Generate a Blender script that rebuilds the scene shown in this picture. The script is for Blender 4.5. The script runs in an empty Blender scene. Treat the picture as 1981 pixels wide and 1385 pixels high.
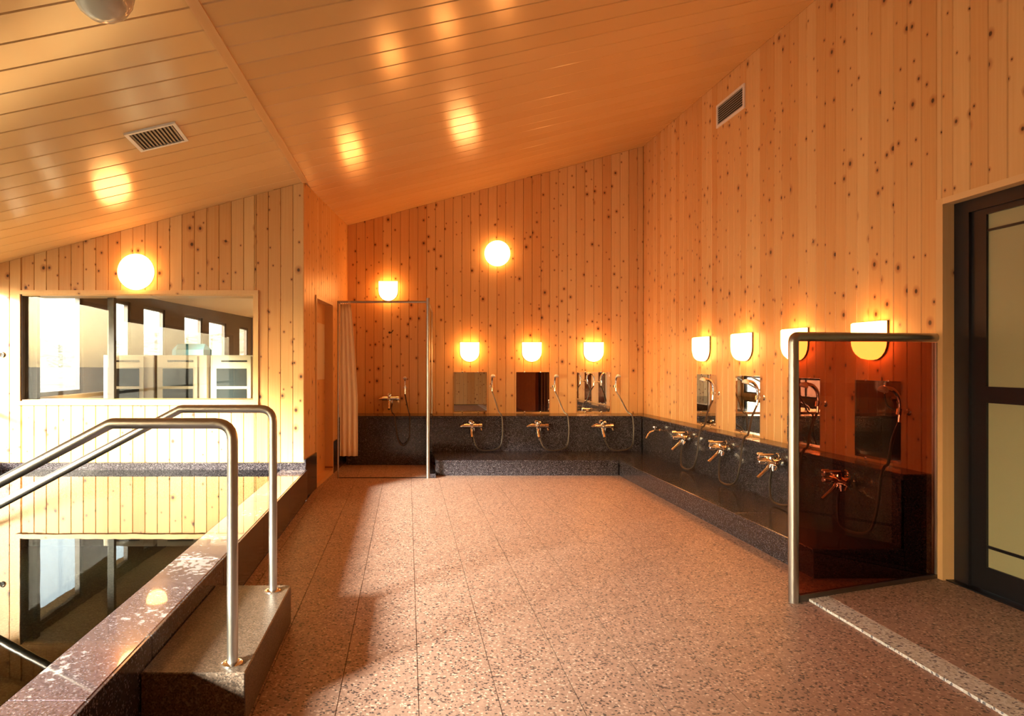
import bpy, bmesh, math, random
from mathutils import Vector, Matrix
random.seed(7)
S = bpy.context.scene
COL = S.collection

# ------------------------------------------------------------------ camera
F = 1290.0                      # focal length in photo pixels (1981 x 1385 frame)
VX, VY = 788.0, 703.0           # vanishing point of the side walls
H = 1.2                         # eye height
cam = bpy.data.cameras.new('camera'); camo = bpy.data.objects.new('camera', cam); COL.objects.link(camo)
cam.sensor_width = 36.0; cam.lens = F / 1981 * 36; cam.clip_start = 0.02; cam.clip_end = 3000
cam.shift_x = (990.5 - VX) / 1981; cam.shift_y = (VY - 692.5) / 1981
camo.location = (0, 0, H); camo.rotation_euler = (math.pi / 2, 0, 0)
S.camera = camo

# ------------------------------------------------------------------ light
SUN_D = Vector((1.0, 1.0, -0.405)).normalized()
w = bpy.data.worlds.new('world'); S.world = w; w.use_nodes = True
nt = w.node_tree; bg = nt.nodes['Background']
sky = nt.nodes.new('ShaderNodeTexSky'); sky.sky_type = 'NISHITA'; sky.sun_disc = False
sky.sun_elevation = math.asin(-SUN_D.z); sky.sun_rotation = math.atan2(-SUN_D.x, -SUN_D.y)
sky.air_density = 1.0; sky.dust_density = 3.0; sky.ozone_density = 1.0
hz = nt.nodes.new('ShaderNodeMix'); hz.data_type = 'RGBA'; hz.inputs[0].default_value = 0.55; hz.inputs[7].default_value = (3.2, 3.1, 2.95, 1)   # thin white haze
nt.links.new(sky.outputs['Color'], hz.inputs[6]); nt.links.new(hz.outputs[2], bg.inputs['Color']); bg.inputs['Strength'].default_value = 1.2
sl = bpy.data.lights.new('sun', 'SUN'); sl.energy = 26.0; sl.angle = math.radians(10); sl.color = (1.0, 0.94, 0.83)
so = bpy.data.objects.new('sun', sl); COL.objects.link(so)
so.rotation_euler = SUN_D.to_track_quat('-Z', 'Y').to_euler(); so.location = (-12, -8, 6)
S.view_settings.view_transform = 'Standard'; S.view_settings.look = 'None'
S.view_settings.gamma = 1.0; S.view_settings.use_curve_mapping = False
S.view_settings.exposure = 0.85
S.cycles.max_bounces = 10; S.cycles.diffuse_bounces = 5; S.cycles.glossy_bounces = 5
S.cycles.transparent_max_bounces = 16; S.cycles.sample_clamp_indirect = 6.0
S.cycles.use_denoising = True

# ------------------------------------------------------------------ main dimensions
XL, XR = -3.76, 2.948           # exterior window wall, washing wall
YB, YP, YR = 8.322, 5.934, -2.6 # back wall, pool end wall, rear wall
XP = -0.92                      # corner of pool wall and partition
PE = Vector((0.0737, 1.0)).normalized()   # partition direction
def ceil_z(x, y): return H + 1.919 + 0.268 * x - 0.024 * (YB - y)

# ------------------------------------------------------------------ materials
def newmat(name):
    m = bpy.data.materials.new(name); m.use_nodes = True
    n = m.node_tree.nodes; return m, n, m.node_tree.links, n['Principled BSDF']
def plain(name, col, rough=0.5, metal=0.0, spec=0.5):
    m, n, l, b = newmat(name)
    b.inputs['Base Color'].default_value = (*col, 1); b.inputs['Roughness'].default_value = rough
    b.inputs['Metallic'].default_value = metal; b.inputs['Specular IOR Level'].default_value = spec
    return m
def math_node(n, l, op, a, b=None, clamp=False):
    x = n.new('ShaderNodeMath'); x.operation = op; x.use_clamp = clamp
    for i, v in enumerate((a, b)):
        if v is None: continue
        if hasattr(v, 'is_linked'): l.new(v, x.inputs[i])
        else: x.inputs[i].default_value = v
    return x.outputs[0]
def ramp(n, l, fac, stops):
    r = n.new('ShaderNodeValToRGB'); l.new(fac, r.inputs[0])
    e = r.color_ramp.elements
    while len(e) < len(stops): e.new(0.5)
    for el, (p, c) in zip(e, stops): el.position = p; el.color = (*c, 1)
    return r.outputs[0]
def mixc(n, l, fac, a, b, mode='MIX'):
    x = n.new('ShaderNodeMix'); x.data_type = 'RGBA'; x.blend_type = mode
    for s, v in ((0, fac), (6, a), (7, b)):
        if hasattr(v, 'is_linked'): l.new(v, x.inputs[s])
        elif s == 0: x.inputs[s].default_value = v
        else: x.inputs[s].default_value = (*v, 1)
    return x.outputs[2]

def knotty(name, light, dark, knots=0.68):
    """cedar board: local x across, z along the board; knots and grain, tone differs per board"""
    m, n, l, b = newmat(name)
    tc = n.new('ShaderNodeTexCoord'); oi = n.new('ShaderNodeObjectInfo')
    off = n.new('ShaderNodeVectorMath'); off.operation = 'MULTIPLY_ADD'
    l.new(tc.outputs['Object'], off.inputs[0]); off.inputs[1].default_value = (1, 0, 1)
    cmb = n.new('ShaderNodeCombineXYZ')
    l.new(math_node(n, l, 'MULTIPLY', oi.outputs['Random'], 71.3), cmb.inputs[0])
    l.new(math_node(n, l, 'MULTIPLY', oi.outputs['Random'], 433.7), cmb.inputs[2])
    l.new(cmb.outputs[0], off.inputs[2]); P = off.outputs[0]
    mp = n.new('ShaderNodeMapping'); mp.inputs['Scale'].default_value = (70, 1, 1.6); l.new(P, mp.inputs[0])
    g = n.new('ShaderNodeTexNoise'); g.inputs['Scale'].default_value = 1.0; g.inputs['Detail'].default_value = 3; l.new(mp.outputs[0], g.inputs['Vector'])
    sep = n.new('ShaderNodeSeparateXYZ'); l.new(P, sep.inputs[0])
    c2 = n.new('ShaderNodeCombineXYZ'); l.new(sep.outputs[0], c2.inputs[0])
    l.new(math_node(n, l, 'MULTIPLY', sep.outputs[2], 0.8), c2.inputs[1])
    v = n.new('ShaderNodeTexVoronoi'); v.voronoi_dimensions = '2D'; v.inputs['Scale'].default_value = 8.0; l.new(c2.outputs[0], v.inputs['Vector'])
    cs = n.new('ShaderNodeSeparateColor'); l.new(v.outputs['Color'], cs.inputs[0])
    pres = math_node(n, l, 'LESS_THAN', cs.outputs[0], knots)
    rad = math_node(n, l, 'MULTIPLY_ADD', math_node(n, l, 'POWER', cs.outputs[1], 3.0), 0.085); n_ = rad.node; n_.inputs[2].default_value = 0.040
    q = math_node(n, l, 'DIVIDE', v.outputs['Distance'], rad)
    core = n.new('ShaderNodeMapRange'); core.inputs[1].default_value = 1.05; core.inputs[2].default_value = 0.55; core.interpolation_type = 'SMOOTHSTEP'; l.new(q, core.inputs[0])
    halo = n.new('ShaderNodeMapRange'); halo.inputs[1].default_value = 2.6; halo.inputs[2].default_value = 0.9; l.new(q, halo.inputs[0])
    corem = math_node(n, l, 'MULTIPLY', core.outputs[0], pres); halom = math_node(n, l, 'MULTIPLY', math_node(n, l, 'MULTIPLY', halo.outputs[0], pres), 0.7)
    tone = math_node(n, l, 'ADD', math_node(n, l, 'MULTIPLY', g.outputs['Fac'], 0.6), math_node(n, l, 'MULTIPLY', oi.outputs['Random'], 0.6))
    base = ramp(n, l, tone, [(0.2, light), (1.0, dark)])
    c = mixc(n, l, halom, base, (dark[0] * .62, dark[1] * .42, dark[2] * .35))
    c = mixc(n, l, math_node(n, l, 'MULTIPLY', corem, 0.92), c, (0.045, 0.018, 0.012))
    l.new(c, b.inputs['Base Color']); b.inputs['Roughness'].default_value = 0.42; b.inputs['Specular IOR Level'].default_value = 0.4
    return m

def speckle(name, base, darkc, lightc, scale, fd, fl, rough, coat=0.0):
    """terrazzo or granite: cells of three tones"""
    m, n, l, b = newmat(name)
    g = n.new('ShaderNodeNewGeometry')
    v = n.new('ShaderNodeTexVoronoi'); v.inputs['Scale'].default_value = scale; l.new(g.outputs['Position'], v.inputs['Vector'])
    cs = n.new('ShaderNodeSeparateColor'); l.new(v.outputs['Color'], cs.inputs[0])
    nz = n.new('ShaderNodeTexNoise'); nz.inputs['Scale'].default_value = 6; nz.inputs['Detail'].default_value = 4; l.new(g.outputs['Position'], nz.inputs['Vector'])
    tone = math_node(n, l, 'ADD', math_node(n, l, 'MULTIPLY', cs.outputs[1], 0.5), math_node(n, l, 'MULTIPLY', nz.outputs['Fac'], 0.5))
    c = ramp(n, l, tone, [(0.2, tuple(x * .82 for x in base)), (0.8, tuple(min(1, x * 1.18) for x in base))])
    c = mixc(n, l, math_node(n, l, 'LESS_THAN', cs.outputs[0], fd), c, darkc)
    c = mixc(n, l, math_node(n, l, 'GREATER_THAN', cs.outputs[0], 1 - fl), c, lightc)
    l.new(c, b.inputs['Base Color']); b.inputs['Roughness'].default_value = rough
    b.inputs['Coat Weight'].default_value = coat; b.inputs['Coat Roughness'].default_value = 0.03
    return m

def pane_mat(name, tint, refl=1.0, rough=0.0):
    """clear or tinted sheet: transmits straight through, mirrors by Fresnel"""
    m, n, l, b = newmat(name); n.remove(b)
    t = n.new('ShaderNodeBsdfTransparent'); t.inputs[0].default_value = (*tint, 1)
    gl = n.new('ShaderNodeBsdfGlossy'); gl.inputs['Roughness'].default_value = rough
    lw = n.new('ShaderNodeLayerWeight'); lw.inputs['Blend'].default_value = 0.5      # Schlick, the same on both faces
    sch = math_node(n, l, 'MULTIPLY_ADD', math_node(n, l, 'POWER', lw.outputs['Facing'], 5.0), 0.96); sch.node.inputs[2].default_value = 0.04
    mx = n.new('ShaderNodeMixShader'); l.new(math_node(n, l, 'MULTIPLY', sch, refl), mx.inputs[0])
    l.new(t.outputs[0], mx.inputs[1]); l.new(gl.outputs[0], mx.inputs[2])
    l.new(mx.outputs[0], n['Material Output'].inputs[0]); return m

def water_mat():
    m, n, l, b = newmat('pool_water'); n.remove(b)
    t = n.new('ShaderNodeBsdfTransparent'); t.inputs[0].default_value = (0.62, 0.80, 0.76, 1)
    gl = n.new('ShaderNodeBsdfGlossy'); gl.inputs['Roughness'].default_value = 0.0
    fr = n.new('ShaderNodeFresnel'); fr.inputs['IOR'].default_value = 1.45
    bp = n.new('ShaderNodeBump'); bp.inputs['Strength'].default_value = 0.02; bp.inputs['Distance'].default_value = 0.01
    nz = n.new('ShaderNodeTexNoise'); nz.inputs['Scale'].default_value = 5
    g = n.new('ShaderNodeNewGeometry'); l.new(g.outputs['Position'], nz.inputs['Vector']); l.new(nz.outputs['Fac'], bp.inputs['Height'])
    l.new(bp.outputs[0], gl.inputs['Normal'])
    mx = n.new('ShaderNodeMixShader'); l.new(fr.outputs[0], mx.inputs[0])
    l.new(t.outputs[0], mx.inputs[1]); l.new(gl.outputs[0], mx.inputs[2]); l.new(mx.outputs[0], n['Material Output'].inputs[0])
    return m

def glow(name, col, strength):
    m, n, l, b = newmat(name)
    b.inputs['Base Color'].default_value = (0.9, 0.88, 0.82, 1); b.inputs['Roughness'].default_value = 0.3
    b.inputs['Emission Color'].default_value = (*col, 1); b.inputs['Emission Strength'].default_value = strength
    return m

M = {}
M['cedar'] = knotty('knotty_cedar', (0.76, 0.48, 0.20), (0.63, 0.30, 0.09))
M['trimwood'] = knotty('trim_cedar', (0.76, 0.50, 0.23), (0.66, 0.38, 0.15), 0.10)
M['backing'] = plain('dark_backing', (0.10, 0.055, 0.025), 0.8)
def ceiling_mat():
    m, n, l, b = newmat('ceiling_panel')
    oi = n.new('ShaderNodeObjectInfo')
    c = ramp(n, l, oi.outputs['Random'], [(0, (0.69, 0.43, 0.18)), (1, (0.72, 0.46, 0.20))])
    l.new(c, b.inputs['Base Color']); b.inputs['Roughness'].default_value = 0.17; b.inputs['Specular IOR Level'].default_value = 0.6
    return m
M['ceil'] = ceiling_mat()
M['floor'] = speckle('pink_terrazzo', (0.41, 0.265, 0.20), (0.10, 0.075, 0.07), (0.66, 0.50, 0.40), 125, 0.13, 0.08, 0.5)
M['grout'] = plain('grout', (0.20, 0.13, 0.09), 0.9)
M['pebble'] = speckle('white_pebble', (0.66, 0.62, 0.56), (0.16, 0.15, 0.16), (0.82, 0.80, 0.76), 110, 0.14, 0.3, 0.55)
M['granite'] = speckle('dark_granite', (0.040, 0.033, 0.039), (0.012, 0.010, 0.013), (0.12, 0.105, 0.112), 200, 0.3, 0.12, 0.16)
def coping_mat():
    """purple granite with pale mineral scale"""
    m = speckle('wet_purple_granite', (0.115, 0.080, 0.092), (0.05, 0.035, 0.04), (0.22, 0.18, 0.19), 220, 0.25, 0.10, 0.18, 1.0)
    n, l = m.node_tree.nodes, m.node_tree.links; b = n['Principled BSDF']; src = b.inputs['Base Color'].links[0].from_socket
    g = n.new('ShaderNodeNewGeometry'); a = n.new('ShaderNodeTexNoise'); a.inputs['Scale'].default_value = 3.0; l.new(g.outputs['Position'], a.inputs['Vector'])
    f = n.new('ShaderNodeTexNoise'); f.inputs['Scale'].default_value = 38.0; f.inputs['Detail'].default_value = 6; l.new(g.outputs['Position'], f.inputs['Vector'])
    k = math_node(n, l, 'MULTIPLY', math_node(n, l, 'SUBTRACT', math_node(n, l, 'ADD', a.outputs['Fac'], f.outputs['Fac']), 1.10), 9.0, True)
    l.new(mixc(n, l, math_node(n, l, 'MULTIPLY', k, 0.8), src, (0.55, 0.50, 0.50)), b.inputs['Base Color']); return m
M['coping'] = coping_mat()
M['stepstone'] = speckle('brown_granite', (0.12, 0.08, 0.055), (0.05, 0.035, 0.025), (0.20, 0.15, 0.11), 220, 0.25, 0.15, 0.4)
M['pooltile'] = speckle('pool_bed', (0.10, 0.075, 0.055), (0.05, 0.04, 0.03), (0.16, 0.13, 0.1), 120, 0.3, 0.15, 0.5)
M['chrome'] = plain('chrome', (0.86, 0.84, 0.80), 0.10, 1.0)
M['steel'] = plain('brushed_steel', (0.42, 0.385, 0.34), 0.34, 1.0)
M['hose'] = plain('metal_hose', (0.06, 0.042, 0.03), 0.4, 0.5)
M['mirror'] = plain('mirror_silver', (0.90, 0.90, 0.88), 0.004, 1.0)
M['black'] = plain('black_frame', (0.012, 0.012, 0.014), 0.35)
M['brownframe'] = plain('dark_brown_frame', (0.055, 0.033, 0.022), 0.45)
M['frost'] = plain('frosted_pane', (0.34, 0.32, 0.17), 0.35)
M['frostwarm'] = plain('frosted_door_pane', (0.70, 0.55, 0.34), 0.4)
M['white'] = plain('white_enamel', (0.78, 0.74, 0.66), 0.4)
M['dark'] = plain('dark_void', (0.02, 0.017, 0.014), 0.7)
M['slat'] = plain('vent_slat', (0.17, 0.14, 0.10), 0.5)
M['slatpale'] = plain('pale_vent_slat', (0.50, 0.45, 0.36), 0.5)
M['curtain'] = plain('cream_curtain', (0.86, 0.68, 0.40), 0.7)
M['lamp'] = glow('lit_opal_glass', (1.0, 0.36, 0.08), 14.0)
M['disc'] = glow('lit_round_glass', (1.0, 0.42, 0.12), 10.0)
M['globe'] = plain('frosted_globe', (0.62, 0.57, 0.44), 0.12)
M['glass'] = pane_mat('clear_glass', (0.93, 0.95, 0.93))
M['bronze'] = pane_mat('bronze_glass', (0.52, 0.28, 0.21), 0.5)
M['water'] = water_mat()
M['cabinet'] = plain('pale_cabinet', (0.72, 0.60, 0.42), 0.45)
M['cabglass'] = plain('dark_cabinet_pane', (0.04, 0.045, 0.045), 0.08)
M['teal'] = plain('teal_vinyl', (0.06, 0.20, 0.24), 0.5)
M['plaster'] = plain('wood_tone_plaster', (0.62, 0.42, 0.23), 0.7)
M['annexfloor'] = plain('annex_floor', (0.36, 0.24, 0.14), 0.5)
M['soil'] = speckle('winter_ground', (0.20, 0.155, 0.10), (0.10, 0.08, 0.05), (0.30, 0.25, 0.17), 0.6, 0.3, 0.2, 0.9)

# ------------------------------------------------------------------ geometry helpers
def mesh_obj(name, verts, faces, mat, parent=None, smooth=False, loc=None, rz=0.0):
    me = bpy.data.meshes.new(name); me.from_pydata([tuple(v) for v in verts], [], faces)
    bm = bmesh.new(); bm.from_mesh(me); bmesh.ops.recalc_face_normals(bm, faces=bm.faces); bm.to_mesh(me); bm.free()
    if smooth:
        me.polygons.foreach_set('use_smooth', [True] * len(me.polygons))
    me.materials.append(M[mat] if isinstance(mat, str) else mat)
    o = bpy.data.objects.new(name, me); COL.objects.link(o)
    if parent: o.parent = parent
    if loc is not None: o.location = loc
    o.rotation_euler.z = rz
    return o
class MB:
    def __init__(s): s.v = []; s.f = []
    def add(s, v, f):
        b = len(s.v); s.v += [tuple(x) for x in v]; s.f += [tuple(i + b for i in q) for q in f]; return s
    def box(s, x0, x1, y0, y1, z0, z1, c=0.0):
        if c <= 0:
            v = [(x, y, z) for z in (z0, z1) for y in (y0, y1) for x in (x0, x1)]
            return s.add(v, [(0, 1, 3, 2), (4, 6, 7, 5), (0, 4, 5, 1), (1, 5, 7, 3), (3, 7, 6, 2), (2, 6, 4, 0)])
        bm = bmesh.new(); bmesh.ops.create_cube(bm, size=1)
        for q in bm.verts: q.co = ((x0 + x1) / 2 + q.co.x * (x1 - x0), (y0 + y1) / 2 + q.co.y * (y1 - y0), (z0 + z1) / 2 + q.co.z * (z1 - z0))
        bmesh.ops.bevel(bm, geom=bm.edges[:], offset=c, segments=1, profile=0.5, affect='EDGES')
        bm.verts.index_update()
        s.add([q.co.copy() for q in bm.verts], [[q.index for q in f.verts] for f in bm.faces]); bm.free(); return s
    def tube(s, pts, r, seg=12, cap=True):
        pts = [Vector(p) for p in pts]; rs = r if isinstance(r, (list, tuple)) else [r] * len(pts)
        rings = []; up = None
        for i, p in enumerate(pts):
            t = (pts[min(i + 1, len(pts) - 1)] - pts[max(i - 1, 0)]).normalized()
            if up is None: up = t.orthogonal().normalized()
            up = (up - t * up.dot(t)).normalized(); sd = t.cross(up)
            rings.append([p + (up * math.cos(a) + sd * math.sin(a)) * rs[i] for a in [2 * math.pi * k / seg for k in range(seg)]])
        v = [q for g in rings for q in g]; f = []
        for i in range(len(pts) - 1):
            for k in range(seg):
                f.append((i * seg + k, i * seg + (k + 1) % seg, (i + 1) * seg + (k + 1) % seg, (i + 1) * seg + k))
        if cap: f += [tuple(range(seg))[::-1], tuple((len(pts) - 1) * seg + k for k in range(seg))]
        return s.add(v, f)
    def rings(s, rs, cap0=True, cap1=True):
        n = len(rs[0]); v = [q for g in rs for q in g]; f = []
        for i in range(len(rs) - 1):
            for k in range(n): f.append((i * n + k, i * n + (k + 1) % n, (i + 1) * n + (k + 1) % n, (i + 1) * n + k))
        if cap0: f.append(tuple(range(n))[::-1])
        if cap1: f.append(tuple((len(rs) - 1) * n + k for k in range(n)))
        return s.add(v, f)
    def lathe(s, prof, axis='z', seg=32):
        """prof: (radius, height) pairs; axis 'z' or 'y' (height runs along -y, out of the wall)"""
        rs = []
        for r, h in prof:
            g = []
            for k in range(seg):
                a = 2 * math.pi * k / seg; c, d = r * math.cos(a), r * math.sin(a)
                g.append((c, d, h) if axis == 'z' else (c, -h, d))
            rs.append(g)
        return s.rings(rs)
    def build(s, name, mat, parent=None, smooth=False, loc=None, rz=0.0):
        o = mesh_obj(name, s.v, s.f, mat, parent, smooth, loc, rz)
        if smooth:
            md = o.modifiers.new('edge', 'EDGE_SPLIT'); md.split_angle = math.radians(38)
        return o
def empty(name, loc=(0, 0, 0), rz=0.0):
    o = bpy.data.objects.new(name, None); COL.objects.link(o); o.location = loc; o.rotation_euler.z = rz; o.empty_display_size = 0.1; return o
def tag(o, label, cat, group=None):
    o['label'] = label; o['category'] = cat
    if group: o['group'] = group
    return o
def struct(o, label=None, cat=None):
    o['kind'] = 'structure'
    if label: o['label'] = label
    if cat: o['category'] = cat
    return o
def copy_tree(o, parent=None):
    c = o.copy(); COL.objects.link(c); c.parent = parent
    for ch in [x for x in list(bpy.data.objects) if x.parent == o]: copy_tree(ch, c)
    return c
def spline(pts, n=8):
    P = [Vector(p) for p in pts]; P = [P[0] * 2 - P[1]] + P + [P[-1] * 2 - P[-2]]; out = []
    for i in range(1, len(P) - 2):
        for k in range(n):
            t = k / n; a, b, c, d = P[i - 1:i + 3]
            out.append(0.5 * ((2 * b) + (c - a) * t + (2 * a - 5 * b + 4 * c - d) * t * t + (3 * b - a - 3 * c + d) * t ** 3))
    return out + [P[-2]]
def bend(pts, r, n=6):
    """polyline with rounded inner corners"""
    P = [Vector(p) for p in pts]; out = [P[0]]
    for i in range(1, len(P) - 1):
        rr = r[i - 1] if isinstance(r, (list, tuple)) else r
        a = P[i] + (P[i - 1] - P[i]).normalized() * rr; c = P[i] + (P[i + 1] - P[i]).normalized() * rr
        for k in range(n + 1):
            t = k / n; out.append(a * (1 - t) ** 2 + P[i] * 2 * t * (1 - t) + c * t * t)
    return out + [P[-1]]

PW = 0.1097                     # board width
def plank_wall(parent, p0, e, length, nrm, zb, zt, openings=(), start=0.0):
    """vertical boards: p0 start point on the finished face, e along (2D), nrm towards the room (2D)"""
    p0 = Vector(p0); e = Vector(e); nrm = Vector(nrm)
    rz = math.atan2(e.y, e.x); flip = 1.0 if Vector((-e.y, e.x)).dot(nrm) < 0 else -1.0   # local y = into wall * flip
    cuts = {0.0, length}
    k = start
    while k < length:
        if k > 0: cuts.add(round(k, 5))
        k += PW
    for (u0, u1, z0, z1) in openings: cuts |= {u0, u1}
    cuts = sorted(c for c in cuts if -1e-6 <= c <= length + 1e-6)
    for a, b in zip(cuts[:-1], cuts[1:]):
        if b - a < 0.004: continue
        mid = (a + b) / 2; spans = [(zb, None)]
        for (u0, u1, z0, z1) in openings:
            if u0 < mid < u1:
                ns = []
                for lo, hi in spans:
                    if z0 > lo + 0.01: ns.append((lo, z0))
                    ns.append((max(lo, z1), hi))
                spans = ns
        base = p0 + e * a
        for lo, hi in spans:
            ta = zt(*(p0 + e * a)) if hi is None else hi; tb = zt(*(p0 + e * b)) if hi is None else hi
            wd = b - a; g = 0.0012; c = 0.0035; T = 0.015 * flip
            sec = [(g, T), (g, 0.004 * flip), (g + c, 0), (wd - g - c, 0), (wd - g, 0.004 * flip), (wd - g, T)]
            v = [(x, y, 0) for x, y in sec] + [(x, y, ta + (tb - ta) * x / wd - lo) for x, y in sec]
            f = [tuple((i, (i + 1) % 6, 6 + (i + 1) % 6, 6 + i)) for i in range(6)] + [(5, 4, 3, 2, 1, 0), (6, 7, 8, 9, 10, 11)]
            mesh_obj('plank', v, f, 'cedar', parent, loc=(base.x, base.y, lo), rz=rz)
def slab_wall(name, p0, e, length, nrm, t0, t1, zb, zt, openings=(), mat='backing'):
    """solid wall behind the boards, between depths t0 and t1, with openings"""
    p0 = Vector(p0); e = Vector(e); nrm = Vector(nrm); mb = MB()
    us = sorted({0.0, length} | {u for o in openings for u in o[:2]})
    for a, b in zip(us[:-1], us[1:]):
        mid = (a + b) / 2; spans = [(zb, None)]
        for (u0, u1, z0, z1) in openings:
            if u0 < mid < u1:
                ns = []
                for lo, hi in spans:
                    if z0 > lo + 0.01: ns.append((lo, z0))
                    ns.append((max(lo, z1), hi))
                spans = ns
        for lo, hi in spans:
            q = [p0 + e * a - nrm * t0, p0 + e * b - nrm * t0, p0 + e * b - nrm * t1, p0 + e * a - nrm * t1]
            top = [(zt(x.x, x.y) if hi is None else hi) for x in q]
            v = [(x.x, x.y, lo) for x in q] + [(x.x, x.y, z) for x, z in zip(q, top)]
            mb.add(v, [(3, 2, 1, 0), (4, 5, 6, 7), (0, 1, 5, 4), (1, 2, 6, 5), (2, 3, 7, 6), (3, 0, 4, 7)])
    return struct(mb.build(name, mat))
up = lambda x, y: ceil_z(x, y) + 0.02
at_ceil = lambda x, y: ceil_z(x, y) - 0.001

# ------------------------------------------------------------------ ceiling
v = []
for zz in (0.014, 0.16):
    for (x, y) in ((XL - .3, YR - .3), (XR + .4, YR - .3), (XR + .4, 16.4), (XL - .3, 16.4)): v.append((x, y, ceil_z(x, y) + zz))
ceiling = struct(mesh_obj('ceiling', v, [(0, 1, 2, 3), (7, 6, 5, 4), (0, 4, 5, 1), (1, 5, 6, 2), (2, 6, 7, 3), (3, 7, 4, 0)], 'plaster'))
BD = Vector((1.0, 0.126)).normalized(); BN = Vector((-BD.y, BD.x)); BW = 0.204
def clip(poly, n, d, keep):
    out = []
    for i, p in enumerate(poly):
        q = poly[(i + 1) % len(poly)]; a = (p.dot(n) - d) * keep; b = (q.dot(n) - d) * keep
        if a >= 0: out.append(p)
        if (a > 0 and b < 0) or (a < 0 and b > 0): out.append(p + (q - p) * (a / (a - b)))
    return out
TX = -0.912
for (x0, x1, y0, y1, ph) in ((TX + .012, XR, YR, YB, 0.0), (XL, TX - .012, YR, YP, 0.07)):
    rect = [Vector(p) for p in ((x0, y0), (x1, y0), (x1, y1), (x0, y1))]
    lo = min(p.dot(BN) for p in rect); hi = max(p.dot(BN) for p in rect); d = lo - ph
    while d < hi:
        poly = clip(clip(rect, BN, d + .0025, 1), BN, d + BW - .0025, -1)
        if len(poly) >= 3:
            n_ = len(poly); rgs = []
            for inset, zz in ((0, .0138), (0, .005), (.005, 0.0)):
                g = []
                for p in poly:
                    dv = p.dot(BN); dn = min(max(dv, d + .0025 + inset), d + BW - .0025 - inset); q = p + BN * (dn - dv); g.append((q.x, q.y, ceil_z(q.x, q.y) + zz))
                rgs.append(g)
            MB().rings(rgs).build('ceiling_panel', 'ceil', ceiling)
        d += BW
# joint cover strip running along the room
v = []
for y in (YR, YP + 0.02):
    for (x, zz) in ((TX - .024, .01), (TX - .024, -.008), (TX + .024, -.008), (TX + .024, .01)): v.append((x, y, ceil_z(x, y) + zz))
struct(mesh_obj('trim_1', v, [(0, 1, 5, 4), (1, 2, 6, 5), (2, 3, 7, 6), (3, 0, 4, 7), (0, 3, 2, 1), (4, 5, 6, 7)], 'trimwood'))

# ------------------------------------------------------------------ floor
FX0, FX1 = XP - 0.02, XR + 0.2
floor = struct(MB().box(XP + .03, FX1, YR, YB + .1, -0.08, -0.006).build('floor', 'grout'))
xs = 0.040 - 0.286 * 4; SX = 2.03
while xs < SX:
    a, b = max(xs, XP + .035), min(xs + 0.286, SX)
    if b - a > .01: MB().box(a + .0015, b - .0015, YR, YB - .1, -0.02, 0.0).build('floor_strip', 'floor', floor)
    xs += 0.286
MB().box(SX, XR + .1, 3.75, YB - .1, -0.02, 0.0).build('floor_strip', 'floor', floor)
vb = [(SX, 3.387), (SX + .125, 3.431), (XR, 3.706), (XR + .1, 3.722), (XR + .1, 3.749), (SX, 3.749)]
MB().rings([[(x, y, -.02) for x, y in vb], [(x, y, 0.0) for x, y in vb]]).build('floor_strip', 'floor', floor)
# raised entry floor beside the door with its pebble border
vb = [(SX + .125, YR), (XR + .16, YR), (XR + .16, 3.72), (XR, 3.70), (SX + .125, 3.43)]
struct(MB().rings([[(x, y, -.02) for x, y in vb], [(x, y, .012) for x, y in vb]]).build('floor_entry', 'floor'))
vb = [(SX, YR), (SX + .123, YR), (SX + .123, 3.42), (SX, 3.385)]
struct(MB().rings([[(x, y, -.02) for x, y in vb], [(x, y, .011) for x, y in vb]]).build('trim_2', 'pebble'))

# ------------------------------------------------------------------ walls
wall_back = slab_wall('wall_back', (-0.95, YB), (1, 0), 4.1, (0, -1), 0.015, 0.2, 0, up)
plank_wall(wall_back, (-0.745, YB), (1, 0), XR + 0.745, (0, -1), 0.4, at_ceil)
# right wall with door opening
DY0, DY1, DZ = 1.35, 3.68, 2.075
def yR(y): return YB - y        # distance along the right wall from the back corner
wall_right = slab_wall('wall_right', (XR, YB + .1), (0, -1), YB - YR + .2, (-1, 0), 0.015, 0.2, 0, up, [(yR(DY1) + .1, yR(DY0) + .1, 0, DZ)])
plank_wall(wall_right, (XR, YB), (0, -1), YB - YR, (-1, 0), 0.012, at_ceil, [(yR(DY1), yR(DY0), 0, DZ)])
# pool end wall with the long window
WX0, WX1, WZ0, WZ1 = -3.44, -1.36, 0.865, 1.815
wall_pool = slab_wall('wall_pool', (XL - .05, YP), (1, 0), XP - .03 - XL + .05, (0, -1), 0.015, 0.25, -0.5, up, [(WX0 - XL + .05, WX1 - XL + .05, WZ0, WZ1)])
plank_wall(wall_pool, (XL, YP), (1, 0), XP - XL, (0, -1), 0.32, at_ceil, [(WX0 - XL, WX1 - XL, WZ0, WZ1)])
# partition beside the shower
PL = 2.40; PN = Vector((PE.y, -PE.x))
DU0, DU1, DH = 0.48, 1.36, 1.86
wall_partition = slab_wall('wall_partition', (XP, YP), PE, PL + .1, PN, 0.015, 0.14, -0.05, up, [(DU0, DU1, -.05, DH)])
plank_wall(wall_partition, (XP, YP), PE, PL, PN, 0.345, at_ceil, [(DU0, DU1, 0, DH)])
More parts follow.
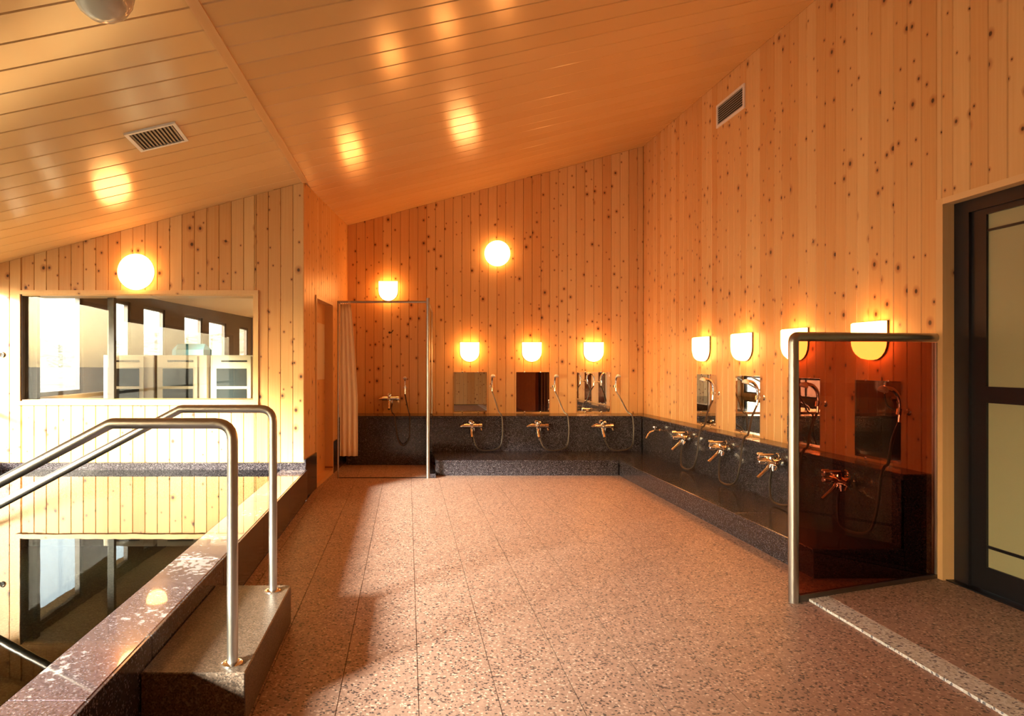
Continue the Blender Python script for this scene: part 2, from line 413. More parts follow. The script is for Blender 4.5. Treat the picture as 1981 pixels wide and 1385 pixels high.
# window wall and rear wall
BW_ = [(-2.50, 3.27), (3.33, 5.90)]
AW_ = [(6.55, 7.77), (8.50, 9.10), (9.55, 10.40), (11.30, 12.30), (12.70, 13.90), (15.0, 15.8)]
ops = [(a - YR + .2, b - YR + .2, 0.36, 1.93) for a, b in BW_] + [(a - YR + .2, b - YR + .2, 0.86, 2.03) for a, b in AW_]
ops = [(a, b, z0, min(z1, ceil_z(XL, YR + a) - .05)) for a, b, z0, z1 in ops]
wall_left = slab_wall('wall_left', (XL, YR - .2), (0, 1), 16.5 - YR + .2, (1, 0), 0.015, 0.11, -0.5, up, ops)
plank_wall(wall_left, (XL, YR), (0, 1), YP - YR, (1, 0), 0.1, at_ceil, [(a - .2, b - .2, z0, z1) for a, b, z0, z1 in ops[:2]])
wall_rear = slab_wall('wall_rear', (XL - .1, YR), (1, 0), XR - XL + .3, (0, 1), 0.015, 0.2, -0.5, up)
plank_wall(wall_rear, (XL, YR), (1, 0), XR - XL, (0, 1), 0.02, at_ceil)
# annex beyond the pool window
struct(MB().box(XL - .1, XP - .1, YP + .25, 16.4, -0.2, -0.02).build('floor_annex', 'annexfloor'))
slab_wall('wall_annex_side', (-0.70, YB + .2), (0, 1), 8.1, (-1, 0), 0.0, 0.15, 0, up, mat='plaster')
slab_wall('wall_annex_end', (XL, 16.2), (1, 0), 3.2, (0, -1), 0.0, 0.15, 0, up, mat='plaster')
MB().box(XL - .0145, XL, YP + .25, 16.2, 0, 0.855).build('wainscot', 'plaster', wall_left)

# windows of the window wall
for i, (a, b, z0, z1) in enumerate(ops):
    y0, y1 = a + YR - .2, b + YR - .2
    fr = MB(); t = .038; xa, xb_ = XL - .095, XL - .04
    fr.box(xa, xb_, y0, y0 + t, z0, z1).box(xa, xb_, y1 - t, y1, z0, z1).box(xa, xb_, y0 + t, y1 - t, z0, z0 + t).box(xa, xb_, y0 + t, y1 - t, z1 - t, z1)
    wn = struct(fr.build('window_%d' % (i + 1), 'brownframe'))
    if i < 2: MB().box(XL - .09, XL - .045, y0 + t, y1 - t, 0.80, 0.84).build('transom', 'brownframe', wn); [MB().box(XL - .083, XL - .050, y0 + (y1 - y0) * q - .017, y0 + (y1 - y0) * q + .017, z0 + t, z1 - t).build('mullion', 'brownframe', wn) for q in ((.25, .5, .75) if i == 0 else (.5,))]
    MB().box(XL - .070, XL - .065, y0 + t, y1 - t, z0 + t, z1 - t).build('pane', 'glass', wn)

# long window in the pool wall
wp = empty('window_9', (0, YP, 0)); struct(wp)
cz = .036
MB().box(WX0 - cz, WX1 + cz, -.016, .014, WZ1, WZ1 + cz).build('casing', 'trimwood', wp)
MB().box(WX0 - cz, WX1 + cz, -.022, .014, WZ0 - cz, WZ0).build('casing', 'trimwood', wp)
MB().box(WX0 - cz * .7, WX0, -.016, .014, WZ0, WZ1).build('casing', 'trimwood', wp)
MB().box(WX1, WX1 + cz, -.016, .014, WZ0, WZ1).build('casing', 'trimwood', wp)
MB().box(WX0, WX0 + .012, .0, .25, WZ0, WZ1).build('reveal', 'brownframe', wp)
MB().box(WX1 - .012, WX1, .0, .25, WZ0, WZ1).build('reveal', 'trimwood', wp)
MB().box(WX0 + .012, WX1 - .012, .0, .25, WZ0, WZ0 + .012).build('sill', 'trimwood', wp)
MB().box(WX0 + .012, WX1 - .012, .0, .25, WZ1 - .012, WZ1).build('head', 'trimwood', wp)
MB().box(WX0 + .05, WX0 + .09, .10, .15, WZ0 + .012, WZ1 - .012).build('stile', 'brownframe', wp)
MB().box(WX0 + .69, WX0 + .75, .18, .23, WZ0 + .012, WZ1 - .012).build('stile', 'brownframe', wp)
MB().box(WX0 + .012, WX1 - .012, .05, .057, WZ0 + .012, WZ1 - .012).build('pane', 'glass', wp)

# granite skirting on pool wall and partition
bp = struct(MB().box(XL, -1.93, YP - .02, YP + .015, 0.0, 0.318).build('baseboard_pool', 'granite'))
MB().box(-1.927, XP + .018, YP - .02, YP + .015, 0.0, 0.318).build('slab', 'granite', bp)
bq = struct(MB().box(0, DU0 - .002, -.02, .015, -.02, 0.345).build('baseboard_partition', 'granite', loc=(XP, YP, 0), rz=math.atan2(PE.y, PE.x)))
bq.data.transform(Matrix.Scale(-1, 4, (0, 1, 0)) @ Matrix.Identity(4)); bq.data.flip_normals()
o = MB().box(DU1 + .002, 1.72, -.015, .02, -.02, 0.345).build('slab', 'granite', bq)
o = MB().box(DU1 + .36, PL, -.015, .02, -.02, 0.58).build('slab', 'granite', bq)

# door in the partition (local x along the wall, -y towards the room after rotation)
d1 = empty('door_1', (XP, YP, 0), math.atan2(PE.y, PE.x)); struct(d1)
# in this frame +x runs along the wall, -y faces the room
MB().box(DU0, DU0 + .03, -.012, .13, .0, DH).build('door_frame', 'trimwood', d1)
MB().box(DU1 - .03, DU1, -.012, .13, .0, DH).build('door_frame', 'trimwood', d1)
MB().box(DU0 + .03, DU1 - .03, -.012, .13, DH - .03, DH).build('door_frame', 'trimwood', d1)
MB().box(DU0 + .03, DU1 - .03, -.012, .13, .0, .04).build('threshold', 'trimwood', d1)
lf = MB().box(DU0 + .03, DU1 - .03, .075, .11, .04, DH - .03).build('leaf', 'cedar', d1)
MB().box(DU0 + .36, DU1 - .10, .066, .075, 1.03, 1.62, .003).build('pane', 'frostwarm', lf)
MB().tube([(DU0 + .10, .07, .95), (DU0 + .10, .035, .95), (DU0 + .10, .035, 1.12), (DU0 + .10, .07, 1.12)], .009, 8).build('handle', 'steel', lf)

# ------------------------------------------------------------------ door in the right wall
d2 = empty('door_2', (XR, 0, 0)); struct(d2)
MB().box(-.018, .06, DY1 - .03, DY1 + .016, .0, DZ + .03).build('casing', 'trimwood', d2)
MB().box(-.018, .06, DY0 - .016, DY0 + .03, .0, DZ + .03).build('casing', 'trimwood', d2)
MB().box(-.018, .06, DY0 + .03, DY1 - .03, DZ - .004, DZ + .03).build('casing', 'trimwood', d2)
MB().box(.045, .11, DY1 - .125, DY1 - .03, .012, DZ - .004).build('jamb', 'black', d2)
MB().box(.045, .11, DY0 + .03, DY0 + .125, .012, DZ - .004).build('jamb', 'black', d2)
MB().box(.045, .11, DY0 + .125, DY1 - .125, DZ - .07, DZ - .004).build('jamb', 'black', d2)
for (y1, y0) in ((DY1 - .125, 2.505), (2.495, DY0 + .125)):
    lf = MB()
    x0, x1 = .06, .095; n_ = 3; gw = [(y1 - .09, y1 - .09 - .245), (y1 - .40, y1 - .645), (y1 - .71, y0 + .08)]
    zs = [(.142, .24), (.255, .995), (1.08, 1.885), (1.897, 1.975)]
    lf.box(x0, x1, y0, y1, .02, .142).box(x0, x1, y0, y1, .995, 1.08).box(x0, x1, y0, y1, 1.975, DZ - .07)
    ed = [y1] + [q for g in gw for q in g] + [y0]
    for a, b in zip(ed[0::2], ed[1::2]):
        lf.box(x0, x1, b, a, .142, .995).box(x0, x1, b, a, 1.08, 1.975)
    leaf = lf.build('leaf', 'black', d2)
    for a, b in gw:
        for z0, z1 in zs: MB().box(x0 + .012, x0 + .018, b, a, z0, z1).build('pane', 'frost', leaf)
        for z0, z1 in ((.24, .255), (1.885, 1.897)): MB().box(x0 + .004, x1 - .004, b, a, z0, z1).build('glazing_bar', 'black', leaf)
MB().box(.0, .2, DY0, DY1, -.02, .018).build('threshold', 'black', d2)

# ------------------------------------------------------------------ pool
ZW, XC0, XC1 = 0.257, -1.12, -0.886
pool = empty('bathing_pool', (0, 0, 0)); tag(pool, 'sunken stone bathing pool along the window wall with wet purple granite coping', 'pool')
MB().box(XL + .004, XC1 - .015, YR + .004, YP - .024, -.50, -.42).build('pool_bed', 'pooltile', pool)
MB().box(XC0 + .02, XC1 - .015, YR + .004, YP - .024, -.42, ZW - .031).build('pool_wall', 'granite', pool)
y = YP - .021; k = 0
while y > YR + .01:
    y2 = max(YR + .004, y - 1.35)
    MB().box(XC0, XC1 - .012, y2 + .002, y, ZW - .03, ZW + .001, .003).build('coping_slab', 'coping', pool); y = y2
y = YP - .021
while y > YR + .01:
    y2 = max(YR + .004, y - 0.9)
    MB().box(XC1 - .012, XC1, y2 + .002, y, 0.001, ZW, .002).build('facing_slab', 'granite', pool); y = y2
MB().box(XL + .01, XL + .40, YR + .004, YP - .024, -.42, -.05).build('underwater_bench', 'pooltile', pool)
wt = MB().add([(XL + .001, YR + .001, ZW), (XC0 - .001, YR + .001, ZW), (XC0 - .001, YP - .021, ZW), (XL + .001, YP - .021, ZW)], [(0, 1, 2, 3)]).build('water_surface', 'water', pool); wt['label'] = 'still clear water'
st = MB().box(XC1 + .001, -.538, 2.211, 3.086, 0.0, 0.174, .004).build('pool_step', 'stepstone')
tag(st, 'brown granite block step beside the pool carrying the two handrails', 'step')

def handrail(yy, label, x_post):
    r = empty('pool_handrail', (x_post, yy, 0.174)); tag(r, label, 'handrail', 'steel handrails over the pool edge')
    zt = H - .205 - .174
    pts = bend([(0, 0, 0), (0, 0, zt), (-.415, 0, zt), (-1.72, 0, zt - .69), (-1.72, 0, -.59)], [.06, .012, .06])
    MB().tube(pts, .0185, 14).build('rail_tube', 'steel', r, True)
    MB().lathe([(.019, 0), (.036, 0), (.036, .004), (.028, .008), (.019, .009)], 'z', 24).build('floor_flange', 'chrome', r, True)
handrail(2.281, 'brushed steel pool handrail at the front end of the stone step', -.598)
handrail(3.008, 'brushed steel pool handrail at the end of the stone step facing the wall', -.606)
nz = empty('wall_nozzle', (-3.60, YP, 1.278)); tag(nz, 'small round metal socket in the sunlit pool wall', 'socket')
MB().lathe([(.026, 0), (.026, .006), (.018, .010), (.016, .004)], 'y', 24).build('ring', 'chrome', nz, True)
MB().lathe([(.015, 0.001), (.015, .0045)], 'y', 20).build('core', 'dark', nz)

# ------------------------------------------------------------------ granite wash benches
ZL, ZBn, DB, DR = 0.58, 0.165, 0.45, 0.18
YF, XF = YB - DB, XR - DR
BX, BY = 2.26, 7.13             # bench fronts
SX0 = 0.30                      # bench end at the shower
wb = empty('granite_wash_bench', (1.3, YB, 0)); tag(wb, 'dark granite washing ledge and low bench under the three mirrors between shower and corner', 'wash bench')
def P(o, par):
    o.parent = par; o.matrix_parent_inverse = Matrix.Translation(par.location).inverted(); return o
xs_ = [-.722, SX0, 1.10, 1.90, XF]
for a, b in zip(xs_[:-1], xs_[1:]):
    P(MB().box(a + .001, b - .001, YF, YB - .001, ZL - .035, ZL, .006).build('ledge_slab', 'granite'), wb)
    P(MB().box(a + .001, b - .001, YF + .008, YF + .05, 0.0, ZL - .036).build('backsplash_slab', 'granite'), wb)
xs_ = [SX0, 1.0, 1.66, BX]
for a, b in zip(xs_[:-1], xs_[1:]):
    P(MB().box(a + .001, b - .001, BY, YF + .007, ZBn - .03, ZBn, .004).build('bench_slab', 'granite'), wb)
    P(MB().box(a + .001, b - .001, BY + .008, BY + .04, 0.0, ZBn - .031).build('bench_front', 'granite'), wb)
P(MB().box(SX0 - .06, SX0 + .0, 6.98, YF + .007, 0.0, 0.045, .004).build('kerb', 'granite'), wb)
rb = empty('granite_wash_bench', (XR, 5.5, 0)); tag(rb, 'dark granite washing ledge and low bench along the four mirrors up to the bronze glass', 'wash bench')
YE = 3.72
ys_ = [YE, 4.62, 5.42, 6.22, 7.02, YB - .0015]
for i, (a, b) in enumerate(zip(ys_[:-1], ys_[1:])):
    P(MB().box(XF + .001, XR - .001, a + .001, b - .001, ZL - .035, ZL, .006).build('ledge_slab', 'granite'), rb)
    bb = min(b, YF + .007)
    P(MB().box(XF + .008, XF + .05, a + .001, bb - .001, 0.0, ZL - .036).build('backsplash_slab', 'granite'), rb)
    P(MB().box(BX + .001, XF + .007, a + .001, bb - .001, ZBn - .03, ZBn, .004).build('bench_slab', 'granite'), rb)
    P(MB().box(BX + .008, BX + .04, a + .001, min(b, BY + .008) - .001, 0.0, ZBn - .031).build('bench_front', 'granite'), rb)

P(MB().box(XF + .008, XR - .001, YE + .002, YE + .03, 0.0, ZL - .036).build('end_slab', 'granite'), rb)
P(MB().box(BX + .04, XF + .007, YE + .002, YE + .03, 0.0, ZBn - .031).build('end_slab', 'granite'), rb)

# ------------------------------------------------------------------ wall lamps
def sconce_outline(w_, h_, n=10):
    r = w_ / 2; pts = [(-r, h_ / 2), (-r * .5, h_ / 2), (0, h_ / 2), (r * .5, h_ / 2), (r, h_ / 2), (r, h_ / 2 - .06)]
    zc = -h_ / 2 + r
    for k in range(n + 1):
        a = -math.pi * k / n; pts.append((r * math.cos(a), zc + r * math.sin(a)))
    pts.append((-r, h_ / 2 - .06)); return pts
def make_sconce():
    r = empty('wall_lamp'); o = sconce_outline(.235, .24)
    rg = [[(x * s, -y, z * s + (1 - s) * .03) for x, z in o] for s, y in ((1, .012), (1, .045), (.97, .068), (.88, .086), (.7, .097), (.4, .102))]
    MB().rings(rg).build('lamp_shade', 'lamp', r, True)
    rg = [[(x * 1.02, -y, z * 1.02) for x, z in o] for y in (0.001, .0115)]
    MB().rings(rg).build('back_plate', 'brownframe', r); return r
sc0 = make_sconce(); first = [True]
def place_sconce(loc, rz, label):
    o = sc0 if first[0] else copy_tree(sc0); first[0] = False
    o.location = loc; o.rotation_euler.z = rz; tag(o, label, 'wall lamp', 'pocket-shaped wall lamps')
ZS = H + .142
place_sconce((-.238, YB, H + .90), 0, 'lit pocket-shaped wall lamp high above the shower cubicle')
BXS = [.775, 1.548, 2.316]; nth = ['nearest the shower', 'between the other two', 'nearest the corner']
for x, t in zip(BXS, nth): place_sconce((x, YB, ZS), 0, 'lit pocket-shaped lamp above the mirror %s on the end wall' % t)
RYS = [6.60, 5.80, 5.01, 4.20]; nr = ['first mirror from the corner', 'second mirror from the corner', 'third mirror from the corner', 'mirror behind the bronze glass']
for y, t in zip(RYS, nr): place_sconce((XR, y, ZS), -math.pi / 2, 'lit pocket-shaped lamp above the %s on the long wall' % t)

def make_disc():
    r = empty('round_wall_lamp')
    MB().lathe([(.155, .018), (.160, .035), (.156, .058), (.14, .075), (.11, .088), (.06, .097), (.01, .10)], 'y', 40).build('lamp_shade', 'disc', r, True)
    MB().lathe([(.150, .001), (.150, .0175)], 'y', 40).build('back_plate', 'brownframe', r, True); return r
dl = make_disc(); dl.location = ((262 - VX) * .0046 + .02, YP, H + (VY - 527) * .0046)
tag(dl, 'lit round opal wall lamp above the long window in the pool wall', 'wall lamp')
d2l = copy_tree(dl); d2l.location = ((961.5 - VX) * .00645, YB, H + (VY - 491) * .00645)
tag(d2l, 'lit round opal wall lamp high on the end wall between shower and mirrors', 'wall lamp')

def pix_ceiling(px, py):
    ax, az = (px - VX) / F, (VY - py) / F
    y = (1.919 - .024 * YB) / (az - .268 * ax - .024); return Vector((ax * y, y, H + az * y))
def make_globe(mat):
    r = empty('ceiling_lamp')
    MB().lathe([(.115, -.02), (.115, -.035), (.108, -.07), (.088, -.105), (.055, -.13), (.02, -.142), (.003, -.144)], 'z', 32).build('glass_dome', mat, r, True)
    MB().lathe([(.085, .03), (.085, 0.0), (.12, -.003), (.12, -.019)], 'z', 32).build('collar', 'white', r, True); return r
g = make_globe('globe'); p = pix_ceiling(200, -32); g.location = p
tag(g, 'unlit frosted glass dome lamp on the boarded ceiling', 'ceiling lamp')
for (x, y, m_, t) in ((-2.93, 7.8, 'disc', 'lit glass dome lamp on the ceiling of the room behind the pool window'), (-2.32, 7.9, 'globe', 'unlit glass dome lamp on the ceiling of the room behind the pool window')):
    q = make_globe(m_); q.location = (x, y, ceil_z(x, y) - .21); MB().tube([(0, 0, .03), (0, 0, .224)], .012, 10).build('stem', 'white', q, True); tag(q, t, 'ceiling lamp')

# ------------------------------------------------------------------ vents
def vent(name, loc, rx, ry_mat, wd, ht, n, vertical, label):
    """frame in local xz, facing -y"""
    r = empty(name, loc); r.matrix_world = Matrix.Translation(loc) @ ry_mat; tag(r, label, 'vent')
    t = .022
    fr = MB().box(-wd / 2, wd / 2, -.012, 0, ht / 2 - t, ht / 2).box(-wd / 2, wd / 2, -.012, 0, -ht / 2, -ht / 2 + t).box(-wd / 2, -wd / 2 + t, -.012, 0, -ht / 2 + t, ht / 2 - t).box(wd / 2 - t, wd / 2, -.012, 0, -ht / 2 + t, ht / 2 - t)
    fr.build('frame', 'white', r)
    MB().box(-wd / 2 + t, wd / 2 - t, -.002, -.0005, -ht / 2 + t, ht / 2 - t).build('duct_opening', 'dark', r)
    for k in range(n):
        if vertical:
            x = -wd / 2 + t + (wd - 2 * t) * (k + .5) / n
            MB().add([(x - .011, -.003, -ht / 2 + t), (x - .011, -.003, ht / 2 - t), (x + .004, -.011, ht / 2 - t), (x + .004, -.011, -ht / 2 + t), (x + .006, -.009, ht / 2 - t), (x + .006, -.009, -ht / 2 + t)], [(0, 1, 2, 3), (3, 2, 4, 5), (0, 5, 4, 1), (1, 4, 2), (0, 3, 5)]).build('slat', 'slat', r)
        else:
            z = -ht / 2 + t + (ht - 2 * t) * (k + .5) / n
            MB().add([(-wd / 2 + t, -.003, z + .004), (wd / 2 - t, -.003, z + .004), (wd / 2 - t, -.011, z - .004), (-wd / 2 + t, -.011, z - .004), (wd / 2 - t, -.009, z - .006), (-wd / 2 + t, -.009, z - .006)], [(0, 1, 2, 3), (3, 2, 4, 5), (0, 5, 4, 1), (1, 4, 2), (0, 3, 5)]).build('slat', 'slatpale', r)
vent('wall_vent', Vector((XR, 6.08, H + 2.34)), 0, Matrix.Rotation(-math.pi / 2, 4, 'Z'), .52, .215, 8, False, 'white louvred air vent high on the long boarded wall')
c4 = [pix_ceiling(*q) for q in ((235, 258), (335, 236), (367, 268), (275, 291))]
cen = sum(c4, Vector()) / 4; ax = (c4[1] - c4[0] + c4[2] - c4[3]).normalized(); nrm = Vector((-.268, .024 * -1, 1)).normalized()
zx = nrm.cross(ax).normalized(); ax = zx.cross(nrm).normalized()   # local x=ax, local -y faces down => y = nrm
mat3 = Matrix((ax, nrm, ax.cross(nrm))).transposed().to_4x4()
wd = ((c4[1] - c4[0]).length + (c4[2] - c4[3]).length) / 2; ht = ((c4[3] - c4[0]).length + (c4[2] - c4[1]).length) / 2
vent('ceiling_vent', cen, 0, mat3, wd, ht, 12, True, 'white slatted air vent set in the boarded ceiling')

# ------------------------------------------------------------------ mirrors, taps, hand showers
def make_mirror():
    r = empty('wall_mirror')
    MB().box(-.205, .205, -.006, -.001, -.248, .248).build('mirror_glass', 'mirror', r)
    for x in (-.10, .10):
        for z in (-.249, .249):
            MB().lathe([(.010, .001), (.010, .009), (.006, .012)], 'y', 12).build('clip', 'chrome', r, True, loc=(x, 0, z))
    return r
def make_mixer():
    r = empty('mixer_tap')
    MB().tube([(-.085, -.055, 0), (.085, -.055, 0)], .026, 14).build('body', 'chrome', r, True)
    for x in (-.05, .05):
        m = MB().tube([(x, 0, 0), (x, -.006, 0), (x, -.0065, 0), (x, -.05, 0)], [.027, .027, .013, .013], 14); m.build('wall_union', 'chrome', r, True)
    MB().tube([(-.085, -.055, 0), (-.10, -.055, 0), (-.13, -.058, -.008)], [.022, .019, .010], 12).build('handle', 'chrome', r, True)
    h = MB().tube([(.085, -.055, 0), (.09, -.055, 0), (.125, -.055, 0), (.13, -.055, 0)], [.022, .031, .031, .022], 14)
    h.tube([(.11, -.062, -.01), (.118, -.085, -.05)], [.010, .008], 10).build('handle', 'chrome', r, True)
    MB().tube([(0, 0, .044), (0, -.005, .044), (0, -.006, .044), (0, -.115, .044), (0, -.117, .044), (0, -.150, .044), (0, -.153, .044)], [.026, .026, .017, .017, .024, .024, .019], 14).build('push_valve', 'chrome', r, True)
    MB().tube([(0, -.05, .046), (0, -.055, 0), (0, -.055, -.03)], [.017, .021, .021], 12).build('riser', 'chrome', r, True)
    MB().tube([(0, -.07, 0), (0, -.10, 0), (0, -.105, 0), (0, -.145, 0), (0, -.15, 0)], [.012, .012, .020, .020, .014], 14).build('selector_knob', 'chrome', r, True)
    MB().tube(bend([(0, -.055, -.02), (0, -.075, -.055), (0, -.150, -.125)], .02) , .0155, 12).build('spout', 'chrome', r, True)
    MB().tube([(.035, -.055, -.01), (.035, -.055, -.045), (.035, -.055, -.047), (.035, -.055, -.065)], [.014, .014, .010, .010], 12).build('hose_outlet', 'chrome', r, True)
    return r
def make_shower(d, low=True):
    """origin on the wall at the holder; d = ledge depth; tap sits .30 to the side at ledge face"""
    r = empty('hand_shower')
    MB().tube([(0, 0, 0), (0, -.004, 0), (0, -.005, 0), (0, -.045, 0)], [.022, .022, .010, .010], 12).tube([(0, -.058, -.018), (0, -.052, .018)], .019, 12).build('wall_holder', 'chrome', r, True)
    pts = spline([(0, -.060, -.06), (0, -.054, .02), (0, -.062, .085), (0, -.098, .13), (0, -.15, .142)], 6)
    hd = MB().tube(pts, [.010 + .004 * i / len(pts) for i in range(len(pts))], 12).build('handset', 'chrome', r, True)
    MB().tube([(0, -.148, .150), (0, -.152, .138), (0, -.157, .122), (0, -.158, .119)], [.014, .026, .028, .024], 16).build('spray_face', 'white', hd, True)
    o = d + .055
    hz = [(-.27, -o, -.505), (-.275, -o - .01, -.60), (-.22, -o - .03, -.71), (-.10, -o - .03, -.732), (.03, -o - .02, -.69), (.065, -o, -.55), (.065, -d - .035, -.38), (.055, -d - .008, -.316), (.045, -d * .7 - .03, -.29), (.02, -d * .3 - .06, -.16), (0, -.061, -.06)]
    MB().tube(spline(hz, 8), .0085, 8).build('hose', 'hose', r, True)
    return r
m0, t0, hB, hR = make_mirror(), make_mixer(), make_shower(DB), make_shower(DR)
used = set()
def put(src, loc, rz, label, cat, group):
    o = src if src.name not in used else copy_tree(src); used.add(src.name)
    o.location = loc; o.rotation_euler.z = rz; tag(o, label, cat, group)
ZM, ZH, ZT = H - .356, H - .285, H - .735
for x, t in zip((.785, 1.563, 2.322), nth):
    t_ = t + ' on the end wall'
    put(m0, (x, YB, ZM), 0, 'frameless rectangular mirror %s' % t_, 'mirror', 'washing mirrors')
    put(t0, (x - .035, YF + .008, ZT), 0, 'chrome washing tap below the mirror %s' % t_, 'tap', 'washing taps')
    put(hB, (x + .265, YB, ZH), 0, 'chrome hand shower beside the mirror %s' % t_, 'hand shower', 'hand showers')
for y, t in zip((6.57, 5.77, 4.96, 4.18), nr):
    t_ = t.replace('mirror', '').strip(); t_ = t + ' on the long wall'
    put(m0, (XR, y, ZM), -math.pi / 2, 'frameless rectangular mirror, the %s' % t_, 'mirror', 'washing mirrors')
    put(t0, (XF + .008, y + .035, ZT), -math.pi / 2, 'chrome washing tap below the %s' % t_, 'tap', 'washing taps')
    put(hR, (XR, y - .265, ZH), -math.pi / 2, 'chrome hand shower beside the %s' % t_, 'hand shower', 'hand showers')
# single tap in the corner
tp = empty('wall_tap', (XF + .008, 7.33, H - .74), -math.pi / 2); tag(tp, 'small single chrome tap on the granite by the room corner', 'tap')
MB().tube([(0, 0, 0), (0, -.006, 0), (0, -.007, 0), (0, -.07, 0)], [.024, .024, .013, .015], 14).build('body', 'chrome', tp, True)
MB().tube(bend([(0, -.06, 0), (0, -.11, -.015), (0, -.15, -.085)], .03), .011, 12).build('spout', 'chrome', tp, True)
MB().tube([(0, -.055, .01), (0, -.055, .035), (0, -.055, .036), (0, -.055, .05)], [.009, .009, .026, .024], 14).build('handle', 'chrome', tp, True)

# ------------------------------------------------------------------ shower cubicle
YS = 6.985
sh = empty('shower_screen', (.216, YS, 0)); tag(sh, 'steel framed shower cubicle with a narrow glass side panel in the room corner', 'shower screen')
ZSH = H + .645
xb = .216 + .0737 * (YB - YS)
def Q(mb, name, mat, smooth=False): return P(mb.build(name, mat, None, smooth), sh)
Q(MB().tube([(.216, YS, 0), (.216, YS, ZSH + .04)], .0195, 14), 'post', 'steel', True)
Q(MB().tube([(xb - .01, YB - .02, ZL), (xb - .01, YB - .02, ZSH)], .0125, 10), 'post', 'steel', True)
Q(MB().tube([(.216, YS, ZSH), (xb - .01, YB - .02, ZSH)], .0125, 10), 'top_rail', 'steel', True)
Q(MB().tube([(-.725, YS, ZSH), (.216, YS, ZSH)], .012, 10), 'curtain_rail', 'steel', True)
Q(MB().tube([(-.725, YS, ZSH), (-.722, YB - .0, ZSH)], .010, 10), 'curtain_rail', 'steel', True)
Q(MB().tube([(-.725, YS, 0.0), (-.725, YS, ZSH + .008)], .009, 10), 'post', 'steel', True)
a, b = Vector((.218, YS + .02)), Vector((xb - .012, YB - .04)); n2 = Vector((1, -.0737)).normalized() * .003
for (y0, y1, zb) in ((YS + .02, YF - .005, .05), (YF - .004, YB - .035, ZL + .004)):
    pa = a + (b - a) * ((y0 - a.y) / (b.y - a.y)); pb = a + (b - a) * ((y1 - a.y) / (b.y - a.y))
    q = [pa - n2, pb - n2, pb + n2, pa + n2]
    Q(MB().rings([[(p.x, p.y, zb) for p in q], [(p.x, p.y, ZSH - .014) for p in q]]), 'glass_pane', 'glass')
Q(MB().box(-.715, .20, YS - .008, YS + .008, 0.0, .006), 'threshold', 'black')
# curtain, gathered at the partition side
cv, cf = [], []; NU, NV = 60, 18
for j in range(NV + 1):
    tv = j / NV; z = ZSH - .02 - tv * (ZSH - .02 - .225)
    wdt = .115 + .075 * min(1, tv * 1.6) ** .8
    for i in range(NU + 1):
        tu = i / NU; x = -.71 + tu * wdt; am = .007 + .005 * tv
        cv.append((x, YS + .03 + am * math.sin(tu * 2 * math.pi * 3.5 + .3 * math.sin(tv * 3)), z))
for j in range(NV):
    for i in range(NU): cf.append((j * (NU + 1) + i, j * (NU + 1) + i + 1, (j + 1) * (NU + 1) + i + 1, (j + 1) * (NU + 1) + i))
cu = empty('shower_curtain', (-.71, YS + .03, .225)); tag(cu, 'cream shower curtain gathered at one side of the cubicle', 'curtain')
fb = P(mesh_obj('curtain_cloth', cv, cf, 'curtain', None, True), cu); fb.modifiers.new('thick', 'SOLIDIFY').thickness = .002
for i in range(6):
    x = -.70 + i * .02
    P(MB().tube([(x, YS + .018 * math.cos(t), ZSH - .006 + .018 * math.sin(t)) for t in [2 * math.pi * k / 12 for k in range(13)]], .002, 6).build('curtain_ring', 'chrome'), cu)
# shower fittings on the boards
sm = copy_tree(t0); sm.location = (-.225, YB, H - .435); sm.rotation_euler.z = 0; sm.name = 'shower_mixer'
tag(sm, 'chrome mixer tap on the boards inside the shower cubicle', 'tap')
hs = empty('hand_shower', (-.03, YB, H - .30)); tag(hs, 'slim hand shower with hose inside the shower cubicle', 'hand shower')
MB().tube([(0, 0, 0), (0, -.004, 0), (0, -.005, 0), (0, -.045, 0)], [.020, .020, .010, .010], 12).build('wall_holder', 'chrome', hs, True)
h_ = MB().tube(spline([(0, -.055, -.08), (0, -.052, .02), (0, -.058, .09), (0, -.085, .125)], 6), .011, 12).build('handset', 'chrome', hs, True)
MB().tube([(0, -.082, .134), (0, -.092, .118), (0, -.096, .11)], [.012, .026, .024], 14).build('spray_face', 'white', h_, True)
MB().tube(spline([(-.16, -.06, -.20), (-.165, -.12, -.25), (-.15, -.42, -.283), (-.125, -.475, -.305), (-.11, -.505, -.40), (-.08, -.52, -.58), (-.02, -.53, -.66), (.05, -.52, -.58), (.06, -.505, -.40), (.058, -.475, -.305), (.05, -.42, -.283), (.03, -.16, -.22), (.0, -.056, -.08)], 8), .0080, 8).build('hose', 'hose', hs, True)
hk = empty('shower_hook', (-.222, YB, H + .385)); tag(hk, 'small dark metal hook on the boards inside the shower cubicle', 'hook')
MB().lathe([(.014, .001), (.014, .006), (.007, .008)], 'y', 16).build('plate', 'hose', hk, True)
MB().tube(spline([(0, -.006, 0), (.015, -.03, -.004), (.035, -.05, .012), (.045, -.05, .03)], 5), .006, 8).build('hook_arm', 'hose', hk, True)

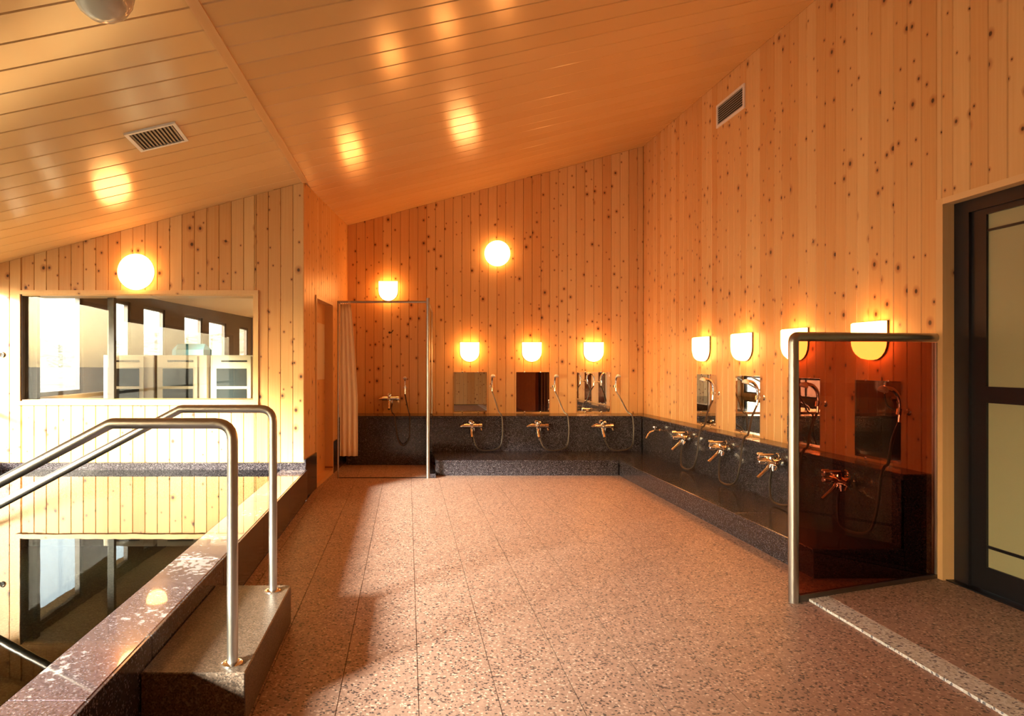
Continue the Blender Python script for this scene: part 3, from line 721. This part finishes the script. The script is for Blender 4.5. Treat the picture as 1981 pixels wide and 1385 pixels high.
# ------------------------------------------------------------------ bronze glass screen by the door
gs = empty('glass_screen', (1.94, 3.35, 0)); tag(gs, 'low bronze tinted glass screen in a steel tube frame beside the dark door', 'glass screen')
A, B = Vector((1.94, 3.35)), Vector((XR - .012, 3.70)); e = (B - A).normalized(); nn = Vector((-e.y, e.x)) * .004; ZG = H + .135
def G(mb, name, mat, smooth=False): return P(mb.build(name, mat, None, smooth), gs)
G(MB().tube(bend([(A.x, A.y, 0), (A.x, A.y, ZG), (B.x, B.y, ZG + .008)], .03), .024, 16), 'frame_tube', 'steel', True)
def strip(p, q, half, z0, z1):
    hn = Vector((-e.y, e.x)) * half; c = [p - hn, q - hn, q + hn, p + hn]
    return MB().rings([[(x.x, x.y, z0) for x in c], [(x.x, x.y, z1) for x in c]])
G(strip(A + e * .03, B - e * .022, .004, .035, ZG - .018), 'glass_pane', 'bronze')
G(strip(A + e * .026, B, .012, .0, .034), 'bottom_channel', 'brownframe')
G(strip(B - e * .02, B, .012, .035, ZG - .02), 'wall_channel', 'steel')

# ------------------------------------------------------------------ room behind the pool window
for i, (x, t) in enumerate(((-3.29, 'next to the window wall'), (-2.71, 'in the middle of three'), (-2.13, 'nearest the partition'))):
    c = empty('cabinet', (x + .27, 7.2, -.02)); tag(c, 'pale wooden cabinet with dark panes seen through the pool window, %s' % t, 'cabinet', 'cabinets behind the pool window')
    MB().box(-.27, .27, .02, .45, 0, 1.31, .004).build('body', 'cabinet', c)
    dr = MB().box(-.25, .17, 0, .019, .12, 1.295)
    dr.build('door', 'cabinet', c)
    for z0, z1 in ((.30, .64), (.68, .945), (.975, 1.165)): MB().box(-.20, .165 - .04, -.004, -.0005, z0, z1).build('pane', 'cabglass', c)
    MB().box(-.15, .13, -.006, -.0005, 1.235, 1.255, .002).build('handle', 'black', c)
ch = empty('armchair', (-2.86, 8.6, -.02)); tag(ch, 'teal padded armchair behind the cabinets', 'chair')
MB().box(-.32, .32, -.3, .3, .12, .45, .05).build('seat', 'teal', ch)
MB().box(-.26, .26, .16, .34, .40, 1.48, .08).build('backrest', 'teal', ch)
for s in (-1, 1): MB().box(s * .38 - .055, s * .38 + .055, -.32, .3, .0, .66, .03).build('armrest', 'teal', ch)
MB().box(-.28, .28, -.25, .25, .0, .12).build('base', 'black', ch)

# ------------------------------------------------------------------ outside
struct(MB().box(-420, XL - .25, -300, 420, -1.2, -.6).build('ground_outside', 'soil'), 'bare winter ground outside the windows', 'ground')
hv, hf = [], []; NH = 90
for i in range(NH + 1):
    a = math.radians(70 + 130 * i / NH); R_ = 330
    hgt = 17 + 5 * math.sin(i * .35) + 3 * math.sin(i * .9 + 1)
    hv += [(R_ * math.cos(a), R_ * math.sin(a), -2), ((R_ + 50) * math.cos(a), (R_ + 50) * math.sin(a), hgt), ((R_ + 120) * math.cos(a), (R_ + 120) * math.sin(a), -2)]
for i in range(NH): b = i * 3; hf += [(b, b + 3, b + 4, b + 1), (b + 1, b + 4, b + 5, b + 2)]
struct(mesh_obj('hills', hv, hf, 'soil', None, True), 'low brown wooded hills on the horizon', 'hills')
